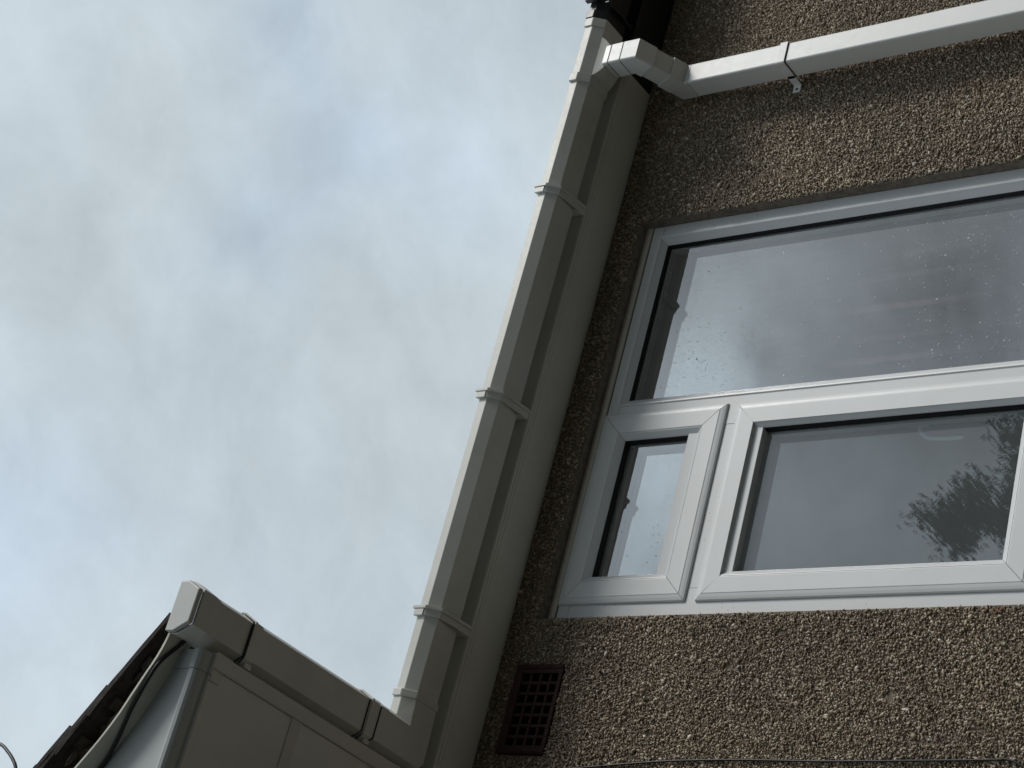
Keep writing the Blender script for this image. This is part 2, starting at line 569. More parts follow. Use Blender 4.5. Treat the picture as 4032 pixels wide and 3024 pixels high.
def prof(zt, drop, e=0.0, t_=0.0026, crease=0.0255):
    """closed cross-section of the trough as (v, z): v=0 front face, v=GW back face; e swells it outwards"""
    zb = zt - drop
    o = [(-e, zt), (-e, zt - crease - e * .25), (0.021 - e * .5, zb - e), (GW - 0.021 + e * .5, zb - e),
         (GW + e * .2, zt - crease - e * .25), (GW + e * .2, zt)]
    u = e + t_
    i = [(t_, zt), (t_, zt - crease + 0.001), (0.021 + t_ * .5, zb + t_), (GW - 0.021 - t_ * .5, zb + t_),
         (GW - t_, zt - crease + 0.001), (GW - t_, zt)]
    return o + i[::-1]


def main_ring(x, zt=3.524, drop=0.0545, e=0.0, **k):
    return [(x, 3.720 + v, z) for v, z in prof(zt, drop, e, **k)]


def wing_ring(y, zt=3.521, drop=0.0620, e=0.0, **k):
    return [(1.552 - v, y, z) for v, z in prof(zt, drop, e, **k)]


def gut_piece(name, rings, m, parent, bevel=0.0012):
    bm = bmesh.new()
    add_loft(bm, rings)
    return bm_obj(name, bm, m, parent, bevel=bevel)


long_gutter = thing('long_gutter', 'long off white plastic gutter running along the eaves to the downpipe', 'gutter')
gut_piece('trough', [main_ring(1.612), main_ring(2.6), main_ring(3.545)], M_GUT, long_gutter)

def gutter_bracket(name, xc, w=0.026):
    """fascia bracket: strap round the front, arm under the trough, hollow foot on the fascia"""
    bm = bmesh.new()
    zt, zb = 3.524, 3.4695

    def strap(xa, xb, t_):
        pth = [(0.006, zt + 0.004), (-0.001, zt + 0.004), (-0.001, zt - 0.024), (0.0205, zb - 0.0008), (GW + 0.0035, zb - 0.012), (GW + 0.0035, zt)]
        out_ = [(0.006, zt + 0.004 + t_), (-0.001 - t_, zt + 0.004 + t_), (-0.001 - t_, zt - 0.024 - t_ * .4), (0.0205 - t_ * .5, zb - 0.0008 - t_),
                (GW + 0.0068, zb - 0.0135 - t_), (GW + 0.0068, zt)]
        cs = out_ + pth[::-1]
        add_loft(bm, [[(x_, 3.720 + v, z) for v, z in cs] for x_ in (xa, xb)])
    strap(xc - w / 2, xc + w / 2 - 0.008, 0.0042)
    strap(xc + w / 2 - 0.0085, xc + w / 2, 0.0095)
    # foot: side web, lower strut
    for xa, xb in ((xc - w / 2 - 0.001, xc - w / 2 + 0.003), (xc + w / 2 - 0.004, xc + w / 2 + .0006)):
        add_loft(bm, [[(x_, 3.815, zb - 0.004), (x_, 3.8492, zb - 0.0205), (x_, 3.8492, zb + 0.02), (x_, 3.842, zb + 0.02)] for x_ in (xa, xb)])
    # clip on the lip
    add_box(bm, xc - w / 2 - 0.001, xc + w / 2 + 0.001, 3.7118, 3.7185, zt - 0.022, zt + 0.008)
    return bm_obj(name, bm, M_GUT, long_gutter, bevel=0.0009)


for xc in (1.838, 2.478, 3.146):
    gutter_bracket('bracket', xc)

# inner corner piece joining the two gutters
def corner_ring_pts(e, stage):
    out_ = []
    zt, dr = 3.523, 0.0585
    for v, z in prof(zt, dr, e):
        c = max(0.0, v - 0.085) * 0.9
        if stage == 0:
            out_.append((1.552 - v, 3.72 + v - c, z))
        else:
            out_.append((1.552 - v + c, 3.72 + v, z))
    return out_


gut_piece('inner_corner', [wing_ring(3.640, e=0.003), corner_ring_pts(0.003, 0), corner_ring_pts(0.003, 1), main_ring(1.604, e=0.003)], M_GUT, long_gutter)
gut_piece('socket_collar', [main_ring(1.6045, e=0.0075, zt=3.527), main_ring(1.6240, e=0.0075, zt=3.527)], M_GUT, long_gutter, 0.002)

# running outlet with two union collars
gut_piece('socket_collar', [main_ring(3.526, e=0.0065, zt=3.527), main_ring(3.5545, e=0.0065, zt=3.527)], M_GUT, long_gutter, 0.002)
gut_piece('socket_collar', [main_ring(3.7255, e=0.0065, zt=3.527), main_ring(3.7555, e=0.0065, zt=3.527)], M_GUT, long_gutter, 0.002)
bm = bmesh.new()
add_loft(bm, [main_ring(3.5545, e=0.0025), main_ring(3.7255, e=0.0025)])
# flared funnel under the outlet
fx = []
zl = [3.474, 3.462, 3.452, 3.444, 3.4385, 3.436]
hw = [0.0735, 0.067, 0.0585, 0.0495, 0.0425, 0.0365]
xcn = 3.6225
rings = []
for z_, h_ in zip(zl, hw):
    yf = 3.7375 + (3.474 - z_) * 0.28
    rings.append([(xcn - h_, yf, z_), (xcn + h_, yf, z_), (xcn + h_, 3.828 - (3.474 - z_) * .3, z_), (xcn - h_, 3.828 - (3.474 - z_) * .3, z_)])
rings.append([(xcn - .0350, 3.7490, 3.428), (xcn + .0350, 3.7490, 3.428), (xcn + .0350, 3.812, 3.428), (xcn - .0350, 3.812, 3.428)])
add_loft(bm, rings)
bm_obj('outlet', bm, M_GUT, long_gutter, bevel=0.002)

# ------------------------------------------------------------------ downpipe
dp = thing('downpipe', 'white square plastic downpipe with swan neck bends fixed to the pebbledash', 'downpipe')
PX0, PX1 = 3.588, 3.656


def sqring(pf, pb, e=0.0, d=None, r=0.005):
    """rounded square ring between front point pf=(y,z) and back point pb"""
    pf = Vector((0, pf[0], pf[1]))
    pb = Vector((0, pb[0], pb[1]))
    u = (pb - pf)
    ln = u.length
    u.normalize()
    ptsl = []
    hx0, hx1 = PX0 - e, PX1 + e
    a0, a1 = -e, ln + e
    for cx_, ca, sgn in ((hx0, a0, 0), (hx1, a0, 1), (hx1, a1, 2), (hx0, a1, 3)):
        ix = cx_ + (r if cx_ == hx0 else -r)
        ia = ca + (r if ca == a0 else -r)
        for k in range(4):
            ang = math.pi + sgn * math.pi / 2 + k * math.pi / 6
            ptsl.append(Vector((ix + r * math.cos(ang), 0, 0)) + pf + u * (ia + r * math.sin(ang)))
    return ptsl


def pipe_piece(name, secs, m=M_PIPE, e=0.0, parent=dp):
    bm = bmesh.new()
    add_loft(bm, [sqring(a_, b_, e + (c_[0] if c_ else 0)) for a_, b_, *c_ in secs])
    o = bm_obj(name, bm, m, parent)
    for p in o.data.polygons:
        p.use_smooth = False
    return o


YF, YB = 3.7400, 3.8110
pipe_piece('socket', [((YF + .001, 3.4420), (YB, 3.4420)), ((YF, 3.4245), (YB, 3.4245))], e=0.0008)
pipe_piece('pipe_stub', [((YF, 3.43), (YB, 3.43)), ((YF, 3.37), (YB, 3.37))], M_GAP, e=-0.0035)
pipe_piece('collar', [((YF, 3.4198), (YB, 3.4198)), ((YF, 3.3825), (YB, 3.3825))], e=0.0010)
pipe_piece('bend', [((YF, 3.3780), (YB, 3.3780)), ((YF + .001, 3.3250), (YB - .0005, 3.3690)), ((3.7955, 3.2985), (3.8280, 3.3600))], e=0.0010)
pipe_piece('offset_pipe', [((3.794, 3.2992), (3.826, 3.361)), ((3.8520, 3.2715), (3.8850, 3.3320))], M_FIT, e=-0.0012)
pipe_piece('collar', [((3.8500, 3.2720), (3.8820, 3.3340)), ((3.8880, 3.2545), (3.9200, 3.3165))], M_FIT, e=0.0016)
pipe_piece('bend', [((3.8860, 3.2555), (3.9180, 3.3175)), ((3.8930, 3.2500), (3.9630, 3.2950)), ((3.8930, 3.2400), (3.9640, 3.2400))], M_FIT, e=0.0004)
pipe_piece('long_pipe', [((3.8920, 3.2385), (3.9630, 3.2385)), ((3.8910, 2.6), (3.9620, 2.6)), ((3.8900, GZ + .08), (3.9610, GZ + .08))], e=0.0)
# wall clip
bm = bmesh.new()
add_loft(bm, [sqring((3.8915, 2.9385), (3.9615, 2.9385), 0.0045), sqring((3.8915, 2.9145), (3.9615, 2.9145), 0.0045)])
for sx in (-1, 1):
    xe = PX0 - 0.0045 if sx < 0 else PX1 + 0.0045
    add_box(bm, min(xe, xe - sx * 0.003), max(xe, xe - sx * 0.003), 3.95, 3.9975, 2.9145, 2.9385)
    # tab with a screw hole
    tx0, tx1 = (PX0 - 0.0285, PX0 - 0.0045) if sx < 0 else (PX1 + 0.0045, PX1 + 0.0285)
    cxh, czh, rh = (tx0 + tx1) / 2, 2.9265, 0.0048
    circ = [(cxh + rh * math.cos(a_ * math.pi / 8), czh + rh * math.sin(a_ * math.pi / 8)) for a_ in range(16)]
    sq = []
    for a_ in range(16):
        c_, s_ = math.cos(a_ * math.pi / 8), math.sin(a_ * math.pi / 8)
        k = 1 / max(abs(c_), abs(s_))
        sq.append((cxh + 0.012 * c_ * k, czh + 0.012 * s_ * k))
    vf = [[bm.verts.new((x_, y_, z_)) for x_, z_ in ring] for ring, y_ in ((sq, 3.9935), (circ, 3.9935), (circ, 3.9965), (sq, 3.9965))]
    for ra, rb in ((0, 1), (1, 2), (2, 3), (3, 0)):
        for i in range(16):
            j = (i + 1) % 16
            bm.faces.new((vf[ra][i], vf[ra][j], vf[rb][j], vf[rb][i]))
bm_obj('wall_clip', bm, M_PIPE, dp, bevel=0.0007)
# dark ring standing in for the shaded gap under the clip band
bm = bmesh.new()
add_loft(bm, [sqring((3.8915, 2.9143), (3.9615, 2.9143), 0.0012), sqring((3.8915, 2.9118), (3.9615, 2.9118), 0.0012)])
bm_obj('clip_gap_shade', bm, M_GAP, dp)

# ------------------------------------------------------------------ neighbour's black gutter
bg = thing('black_gutter', 'old black gutter of the adjoining house beyond the white outlet', 'gutter')
gut_piece('trough', [main_ring(3.765, zt=3.530, drop=0.060), main_ring(8.4, zt=3.530, drop=0.060)], M_IRON, bg)
gut_piece('union_collar', [main_ring(3.7585, e=0.006, zt=3.531, drop=0.058), main_ring(3.787, e=0.006, zt=3.531, drop=0.058)], M_IRON, bg, 0.002)
bm = bmesh.new()
add_box(bm, 3.815, 3.850, 3.700, 3.716, 3.500, 3.540)
add_box(bm, 3.80, 3.806, 3.712, 3.845, 3.455, 3.470)
bm_obj('bracket', bm, M_IRON, bg, bevel=0.002)
bm = bmesh.new()
ring0 = [(3.8325 + 0.010 * math.cos(a_ * math.pi / 6), 3.699, 3.527 + 0.010 * math.sin(a_ * math.pi / 6)) for a_ in range(12)]
ring1 = [(p[0], 3.6915, p[2]) for p in ring0]
add_loft(bm, [ring0, ring1])
bm_obj('bolt_head', bm, simple('worn_bolt', (0.10, 0.10, 0.09), 0.5, 0.3), bg, bevel=0.0015)

# ------------------------------------------------------------------ wing gutter
wg = thing('wing_gutter', 'short off white plastic gutter with a stop end over the side wing', 'gutter')
gut_piece('trough', [wing_ring(3.020), wing_ring(3.132)], M_WING, wg)
gut_piece('trough', [wing_ring(3.130, e=0.0015), wing_ring(3.625, e=0.0015)], M_WING, wg)
gut_piece('socket_collar', [wing_ring(3.572, e=0.0065, zt=3.523), wing_ring(3.606, e=0.0065, zt=3.523)], M_WING, wg, 0.0015)
gut_piece('socket_collar', [wing_ring(3.618, e=0.0055, zt=3.523), wing_ring(3.646, e=0.0055, zt=3.523)], M_WING, wg, 0.0015)
# thin dark seal lines of the joints
for ya in (3.1315, 3.5705, 3.6160):
    gut_piece('rubber_seal', [wing_ring(ya - .0012, e=0.0028, zt=3.5195), wing_ring(ya + .0012, e=0.0028, zt=3.5195)], M_BLACK, wg, 0)


def wing_strap(yc, w=0.030, big=True):
    bm = bmesh.new()
    zt, zb = 3.521, 3.459

    def st(ya, yb, t_):
        pth = [(0.006, zt + .003), (-0.003, zt + .003), (-0.003, zt - .024), (0.019, zb - .002), (GW - 0.019, zb - .002), (GW + .0045, zb + .012), (GW + .0045, zt)]
        ot = [(0.006, zt + .003 + t_), (-0.003 - t_, zt + .003 + t_), (-0.003 - t_, zt - .024), (0.019 - t_ * .5, zb - .002 - t_),
              (GW - 0.019 + t_ * .4, zb - .002 - t_), (GW + .0052, zb + .010), (GW + .0052, zt)]
        cs = ot + pth[::-1]
        add_loft(bm, [[(1.552 - v, y_, z) for v, z in cs] for y_ in (ya, yb)])
    st(yc - w / 2, yc + w / 2, 0.003)
    st(yc - w / 2, yc - w / 2 + .006, 0.006)
    # raised ear at the front lip
    add_loft(bm, [[(1.552 + .004, y_, z_) for y_, z_ in ((yc - w * .55, zt - .016), (yc + w * .55, zt - .016), (yc + w * .6, zt + .008), (yc + w * .3, zt + .012), (yc - w * .5, zt + .007))],
                  [(1.552 + .0085, y_, z_) for y_, z_ in ((yc - w * .55, zt - .016), (yc + w * .55, zt - .016), (yc + w * .6, zt + .008), (yc + w * .3, zt + .012), (yc - w * .5, zt + .007))]])
    # foot below the trough towards the fascia
    add_box(bm, 1.4245, 1.436, yc - w * .35, yc + w * .35, zb - .010, zb + .004)
    return bm_obj('bracket', bm, M_WING, wg, bevel=0.0009)


wing_strap(3.150)
wing_strap(3.590)
# stop end: cap plate, groove and flange
SE = dict(zt=3.5215, drop=0.0660)


def solid_wing(y, e, zt=3.5215, drop=0.0660):
    p = prof(zt, drop, e)[:6]
    return [(1.552 - v, y, z) for v, z in p]


bm = bmesh.new()
add_loft(bm, [solid_wing(2.9450, -0.0030), solid_wing(2.9470, 0.0000), solid_wing(2.9560, 0.0008)])
bm_obj('stop_end_plate', bm, pvc('stop_end_plastic', (0.50, 0.51, 0.49), 0.36, 0.35), wg, bevel=0.0012)
bm = bmesh.new()
add_loft(bm, [solid_wing(2.9562, -0.0035), solid_wing(2.9600, -0.0035)])
bm_obj('stop_end_groove', bm, simple('groove_dark', (0.05, 0.045, 0.035), 0.9, 0.5), wg)  # groove ring coloured darker than the plates beside it
gut_piece('stop_end_flange', [wing_ring(2.9602, e=0.0045, zt=3.5225, drop=0.0655), wing_ring(3.0020, e=0.0045, zt=3.5225, drop=0.0655),
                              wing_ring(3.0220, e=0.0015, zt=3.5215, drop=0.063)], M_WING, wg, 0.002)

# ------------------------------------------------------------------ wing eaves
we = thing('wing_eaves', 'grey white box end, fascia and soffit boards of the side wing', 'soffit')
# soffit boards either side of the joint strip
box('soffit_board', 0.30, 1.3835, 3.0505, 3.3500, SZ, SZ + .008, M_SOF, we)
box('soffit_board', 0.30, 1.3835, 3.3510, 3.9970, SZ, SZ + .008, M_SOF, we)
box('joint_strip', 0.30, 1.3845, 3.3335, 3.3685, SZ - 0.0028, SZ - 0.0004, pvc('joint_strip_plastic', (0.60, 0.595, 0.54), .4, .15), we, bevel=0.0008)
bm = bmesh.new()
add_loft(bm, [[(x_, y_, z_) for x_, z_ in ((1.4223, 3.60), (1.4223, SZ), (1.4208, SZ - .004), (1.4180, SZ - .0055), (1.3880, SZ - .0055), (1.3850, SZ - .004),
                                            (1.3845, SZ + .004), (1.4100, SZ + .004), (1.4100, 3.60))] for y_ in (3.0530, 3.8640)])
bm_obj('fascia_board', bm, M_FAS, we, bevel=0.0005)
# underside height of the undercloak, measured along x
UX = [(1.432, 3.5190), (1.40, 3.5245), (1.362, 3.5345), (1.30, 3.5590), (1.24, 3.5885), (1.167, 3.6320), (1.128, 3.6570), (1.06, 3.7040), (0.95, 3.7860), (0.15, 4.3870)]


def U(x):
    for (xa, za), (xb, zb_) in zip(UX[:-1], UX[1:]):
        if x >= xb:
            return zb_ + (x - xb) * (za - zb_) / (xa - xb)
    return UX[-1][1]


def panel(name, xa, xb, y0, y1, m, dz=0.0, n=14):
    xs = [xa + (xb - xa) * i / n for i in range(n + 1)]
    cs = [(x_, SZ + 0.010) for x_ in xs] + [(x_, U(x_) - 0.0005 + dz) for x_ in reversed(xs)]
    bm = bmesh.new()
    add_loft(bm, [[(x_, y_, z_) for x_, z_ in cs] for y_ in (y0, y1)])
    return bm_obj(name, bm, m, we)


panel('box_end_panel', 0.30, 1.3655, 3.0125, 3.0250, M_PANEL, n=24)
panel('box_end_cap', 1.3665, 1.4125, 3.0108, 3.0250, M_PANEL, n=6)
TR = [(3.0125, 3.4790), (3.0080, 3.4760), (3.0062, 3.4700), (3.0085, 3.4620), (3.0135, 3.4565), (3.0215, 3.4522), (3.0300, 3.4505), (3.0365, 3.4525),
      (3.0395, 3.4520), (3.0425, 3.4470), (3.0490, 3.4468), (3.0520, 3.4500), (3.0520, 3.4600), (3.0240, 3.4800)]


def trimp(name, xa, xb, e=0.0):
    bm = bmesh.new()
    cy, cz = 3.034, 3.466
    add_loft(bm, [[(x_, cy + (y_ - cy) * (1 + e), cz + (z_ - cz) * (1 + e)) for y_, z_ in TR] for x_ in (xa, xb)])
    return bm_obj(name, bm, M_PANEL, we, bevel=0.0007)


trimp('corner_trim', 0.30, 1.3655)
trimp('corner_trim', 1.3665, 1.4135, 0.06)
# small return of the cap under the soffit
box('cap_return', 1.3560, 1.3870, 3.0525, 3.0860, SZ - 0.0045, SZ - .0006, M_FAS, we, bevel=0.0008)
box('cap_return', 1.3840, 1.4215, 3.0470, 3.1000, SZ - 0.0085, SZ - .0058, M_FAS, we, bevel=0.0008)
# wing walls below the soffit
ww = thing('wing_wall', 'rendered wall of the side wing hidden below its soffit', 'wall')
bm = bmesh.new()
add_box(bm, -2.5, 0.78, 3.35, 3.999, GZ, SZ - .001)
bm_obj('render_coat', bm, M_BRICKW, ww)

# ------------------------------------------------------------------ wing roof verge
wr = thing('verge_tiling', 'dark brown plain tiled roof verge with open mortar beds above the wing', 'roof')


def undercloak():
    bm = bmesh.new()
    n = 60
    rings = []
    for i in range(n + 1):
        x = 1.432 - i * (1.432 - 0.25) / n
        z = U(x)
        w1 = 0.0020 * math.sin(x * 34 + 1.0)
        w2 = 0.0016 * math.sin(x * 51)
        yo = 2.9575 + 0.0018 * math.sin(x * 23)
        rings.append([(x, yo, z - .0012 + w1 * .6), (x, 3.03, z + w2 * .2), (x, 3.03, z + .006), (x, yo, z + .0055 + w1 * .6)])
    add_loft(bm, rings)
    return bm_obj('undercloak', bm, M_UNDER, wr)


undercloak()
# plain tiles: one mesh, copied for every tile of every course
NOSE = [(1.476, 3.529), (1.385, 3.595), (1.301, 3.6545), (1.203, 3.7310), (1.111, 3.8010)]
while NOSE[-1][0] > 0.30:
    NOSE.append((NOSE[-1][0] - 0.0925, NOSE[-1][1] + 0.0695))
TL, TT, TW = 0.292, 0.0125, 0.181
ta = math.radians(33.0)


def tile_mesh(seed):
    rr = random.Random(seed)
    bm = bmesh.new()
    n = 7
    rings = []
    for j in range(5):                      # across the width (local y)
        y = TW * j / 4 - 0.001
        top, bot = [], []
        for i in range(n + 1):
            s = TL * i / n
            cam_ = 0.0035 * math.sin(math.pi * i / n)
            j1, j2 = rr.uniform(-.0008, .0008), rr.uniform(-.0014, .0014)
            top.append((-s * math.cos(ta) - (cam_ + j1) * math.sin(ta) * -1 * 0, y, s * math.sin(ta) + cam_ + j1))
            bot.append((-s * math.cos(ta) - TT * math.sin(ta), y + (j2 if j in (0,) else 0), s * math.sin(ta) + cam_ + j2 * .6 - TT * math.cos(ta)))
        rings.append(top + bot[::-1])
    add_loft(bm, rings)
    bmesh.ops.recalc_face_normals(bm, faces=bm.faces)
    me = bpy.data.meshes.new('tile')
    bm.to_mesh(me)
    bm.free()
    me.materials.append(M_TILE)
    return me


tms = [tile_mesh(s_) for s_ in range(5)]
for ci, (nx_, nz_) in enumerate(NOSE[:-1]):
    for cj in range(6):
        o = bpy.data.objects.new('tile', tms[random.randrange(5)])
        COL.objects.link(o)
        o.parent = wr
        off = 0.0 if ci % 2 == 0 else -TW / 2
        y0 = 2.950 + cj * (TW + .002) + (off if cj else 0)
        o.location = (nx_ + random.uniform(-.002, .002), y0 + random.uniform(-.002, .002), nz_ + random.uniform(-.0006, .0006))
        o.rotation_euler = (random.uniform(-.006, .006), 0, random.uniform(-.01, .01))
# bedding mortar, mostly fallen out, between the undercloak and the tiles
bm = bmesh.new()
rings = []
nn = 120
for i in range(nn + 1):
    x = 1.44 - i * (1.44 - 0.25) / nn
    zt_ = 3.512 + (1.476 - x) * 0.752 - 0.012
    zl_ = U(min(x, 1.432)) + 0.005
    dep = 2.998 + 0.006 * math.sin(x * 90) + random.uniform(-.004, .004)
    if math.sin(x * 68 + 0.6) > 0.80:
        dep -= random.uniform(.004, .012)
    zt_ = max(zt_, zl_ + .004)
    rings.append([(x, dep, zl_), (x, dep + random.uniform(-.004, .004), (zl_ + zt_) / 2), (x, dep + .004, zt_), (x, 3.02, zt_), (x, 3.02, zl_)])
add_loft(bm, rings)
bm_obj('mortar_bed', bm, M_MORT, wr)
# loose lumps and tile-end debris seen in the open bed
for i in range(9):
    x = 1.33 - i * 0.1 + random.uniform(-.015, .015)
    zt_ = 3.500 + (1.476 - x) * 0.752 - 0.010
    zl_ = U(min(x, 1.432)) + 0.006
    bm = bmesh.new()
    bmesh.ops.create_icosphere(bm, subdivisions=2, radius=1.0)
    for v in bm.verts:
        v.co *= 1 + random.uniform(-.25, .25)
        v.co = Vector((v.co.x * 0.020, v.co.y * 0.007, v.co.z * random.uniform(.003, .006)))
    bmesh.ops.rotate(bm, verts=bm.verts, matrix=Matrix.Rotation(math.radians(37), 3, 'Y'))
    bmesh.ops.translate(bm, verts=bm.verts, vec=(x, 2.972 + random.uniform(-.006, .008), zl_ + (zt_ - zl_) * random.uniform(.15, .95)))
    bm_obj('mortar_lump', bm, M_MORT, wr)
# battens behind the verge
for k in range(7):
    x, z = 1.36 - k * 0.0925, 3.528 + 0.02 + k * 0.0695 + 0.012
    bm = bmesh.new()
    add_box(bm, -0.016, 0.016, 2.968, 3.9, -0.009, 0.009)
    bmesh.ops.rotate(bm, verts=bm.verts, matrix=Matrix.Rotation(math.radians(37), 3, 'Y'))
    bmesh.ops.translate(bm, verts=bm.verts, vec=(x, 0, z + 0.012))
    bm_obj('batten', bm, simple('old_batten', (0.035, 0.027, 0.021), 0.9, 0.4) if k == 0 else bpy.data.materials['old_batten'], wr)
# roof deck under the tiles
bm = bmesh.new()
add_loft(bm, [[(1.42, y_, 3.528), (0.2, y_, 4.445), (0.2, y_, 4.455), (1.42, y_, 3.538)] for y_ in (3.026, 3.98)])
bm_obj('roof_felt', bm, M_GAP, wr)

# ------------------------------------------------------------------ cables
def cable(pts, r, label, name='cable', n=10):
    bm = bmesh.new()
    add_tube(bm, catmull(pts, n), r, 8)
    o = bm_obj(name, bm, M_CABLE, smooth=True)
    return tag(o, label, 'cable')


cable([(1.472, 3.9905, 3.46), (1.512, 3.9905, 3.30), (1.529, 3.991, 3.122), (1.551, 3.991, 2.878), (1.559, 3.991, 2.666), (1.560, 3.991, 2.425), (1.570, 3.991, 2.045),
       (1.573, 3.991, 2.000), (1.567, 3.991, 1.972), (1.556, 3.991, 1.950), (1.53, 3.991, 1.90), (1.52, 3.991, 1.5), (1.50, 3.991, GZ)], 0.0028,
      'thin black cable clipped down the pebbledash beside the window')


def on_under(px, py, dy=0.0):
    """point of the undercloak met by the sight line of a place in the photograph (measured once, kept as real coordinates)"""
    c = Vector(((px - 2016) / 8339.03, (py - 1512) / 8339.03, 1.0))
    r = Vector((RX[0] * c.x + RY[0] * c.y + RZ[0], RX[1] * c.x + RY[1] * c.y + RZ[1], RX[2] * c.x + RY[2] * c.y + RZ[2]))
    lo, hi = 2.90, 3.10
    for _ in range(50):
        y = (lo + hi) / 2
        p = r * (y / r.y)
        if p.z > U(p.x) - 0.007:
            hi = y
        else:
            lo = y
    return p


VC = [on_under(730, 2520), on_under(640, 2596), on_under(591, 2661), on_under(521, 2786), on_under(461, 2916), on_under(396, 3024)]
last = VC[-1]
VC += [Vector((last.x - .12, last.y + 0.004, U(last.x - .12) - .008)), Vector((last.x - .3, last.y + .004, U(last.x - .3) - .008)), Vector((0.5, last.y, U(0.5) - .008))]
VC = [Vector((1.452, 2.985, 3.500))] + VC
cable(VC, 0.0046, 'black cable sagging along the underside of the tiled verge')
cable([(0.86, 2.93, 3.90), (0.92, 2.91, 3.800), (1.02, 2.90, 3.755), (1.078, 2.90, 3.797), (1.096, 2.90, 3.814), (1.117, 2.90, 3.844), (1.136, 2.90, 3.884), (1.140, 2.90, 3.95),
       (1.10, 2.90, 4.05), (0.99, 2.91, 4.09), (0.86, 2.93, 4.07), (0.74, 2.94, 4.02)], 0.0042,
      'loop of black cable springing off the roof edge against the sky')

# ------------------------------------------------------------------ window
win = thing('window', 'white plastic window with one tall fixed light, a small top vent and a casement', 'window')


def rect_frame(name, gx0, gx1, gz0, gz1, profile, m, parent, gap=0.0007, ex=(0, 0, 0, 0), bevel=0.0, thr=0.0192):
    """four mitred lengths round a rectangle; profile=(outward offset, y); ex widens (left, right, bottom, top)"""
    bm = bmesh.new()

    def off(o, side):
        return o + (ex[side] if o > thr else 0)

    def P(o, y, cx, cz):
        x = gx0 - off(o, 0) if cx == 0 else gx1 + off(o, 1)
        z = gz0 - off(o, 2) if cz == 0 else gz1 + off(o, 3)
        return [x, y, z]
    for (c0, c1, ax) in (((0, 0), (1, 0), 0), ((1, 0), (1, 1), 2), ((1, 1), (0, 1), 0), ((0, 1), (0, 0), 2)):
        rings = []
        for c, o_ in ((c0, c1), (c1, c0)):
            sgn = 1 if ((c[0] if ax == 0 else c[1]) == 0) else -1
            ring = []
            for o, y in profile:
                p = P(o, y, *c)
                p[ax] += sgn * gap
                ring.append(p)
            rings.append(ring)
        add_loft(bm, rings)
    return bm_obj(name, bm, m, parent, bevel=bevel)


# outer frame members
FY = 4.0310
frame_parts = [
    ('rail', WX0 - .02, 3.1880, 3.3000, 3.3360),
    ('rail', WX0 - .02, 3.1880, 1.9350, 2.0200),
]
for nm, xa, xb, za, zb_ in frame_parts:
    box(nm, xa, xb, FY, 4.10, za, zb_, M_FRAME2, win, bevel=0.0015)
box('stile', WX0 - .02, 2.0300, FY + .0004, 4.0990, 2.0205, 3.2995, M_FRAME2, win, bevel=0.001)
box('stile', 3.1440, 3.1880, FY + .0004, 4.0990, 2.0205, 3.2995, M_FRAME2, win, bevel=0.001)
box('mullion', 2.5050, 2.5935, FY + .0002, 4.0990, 2.0205, 3.2995, M_FRAME2, win, bevel=0.001)
box('transom', 2.0305, 2.5045, FY + .0006, 4.0990, 2.8200, 3.0500, M_FRAME2, win, bevel=0.001)
# cover strip and shadow gap at the head
bm = bmesh.new()
add_loft(bm, [[(x_, y_, z_) for y_, z_ in ((4.0300, 3.3625), (4.0300, 3.3550), (4.0312, 3.3542), (4.0312, 3.3530), (4.0300, 3.3522), (4.0300, 3.3422), (4.0320, 3.3405), (4.10, 3.3405), (4.10, 3.3625))] for x_ in (WX0, 3.189)])
bm_obj('cover_trim', bm, pvc('head_trim_plastic', (0.60, 0.57, 0.49), .45, .35), win, bevel=0.001)
box('shadow_gap', WX0, 3.189, 4.0345, 4.095, 3.3362, 3.3400, M_GAP, win)

BEAD = [(0.0, 4.046), (0.0, 4.0450), (0.003, 4.0425), (0.0195, 4.0290), (0.0245, 4.0282), (0.0265, 4.0320), (0.0265, 4.046)]
FX = (2.6165, 3.1285, 2.0470, 3.2850)
rect_frame('fixed_bead', *FX, BEAD, M_FRAME, win, 0.0004, bevel=0.0008)
rect_frame('gasket', FX[0] + .0035, FX[1] - .0035, FX[2] + .0035, FX[3] - .0035, [(0, 4.0590), (0, 4.0560), (0.0030, 4.0465), (.0060, 4.0465), (.0060, 4.0590)], M_BLACK, win, 0)


def sash(name, g, ex, yG=4.0350):
    gx0, gx1, gz0, gz1 = g
    d = yG - 4.0350
    SP = [(0.0182, 4.090), (0.0182, 4.0215), (0.0200, 4.0205), (0.0640, 4.0205), (0.0655, 4.0218), (0.0668, 4.0218), (0.0735, 4.0230), (0.0800, 4.0250),
          (0.0832, 4.0278), (0.0832, 4.0302), (0.0560, 4.0302), (0.0560, 4.090)]
    s = rect_frame(name, gx0, gx1, gz0, gz1, SP, M_FRAME, win, 0.00045, ex, bevel=0.0008)
    bd = [(0.0, 4.0350), (0.0020, 4.0325), (0.0150, 4.0222), (0.0175, 4.0215), (0.0175, 4.0360), (0.0, 4.0360)]
    rect_frame('glazing_bead', gx0, gx1, gz0, gz1, bd, M_FRAME, s, 0.0004, thr=9, bevel=0.0006)
    rect_frame('gasket', gx0 + .0035, gx1 - .0035, gz0 + .0035, gz1 - .0035, [(0, 4.0540), (0, 4.0500), (.0030, 4.0362), (.0060, 4.0362), (.0060, 4.0540)], M_BLACK, s, 0)
    return s


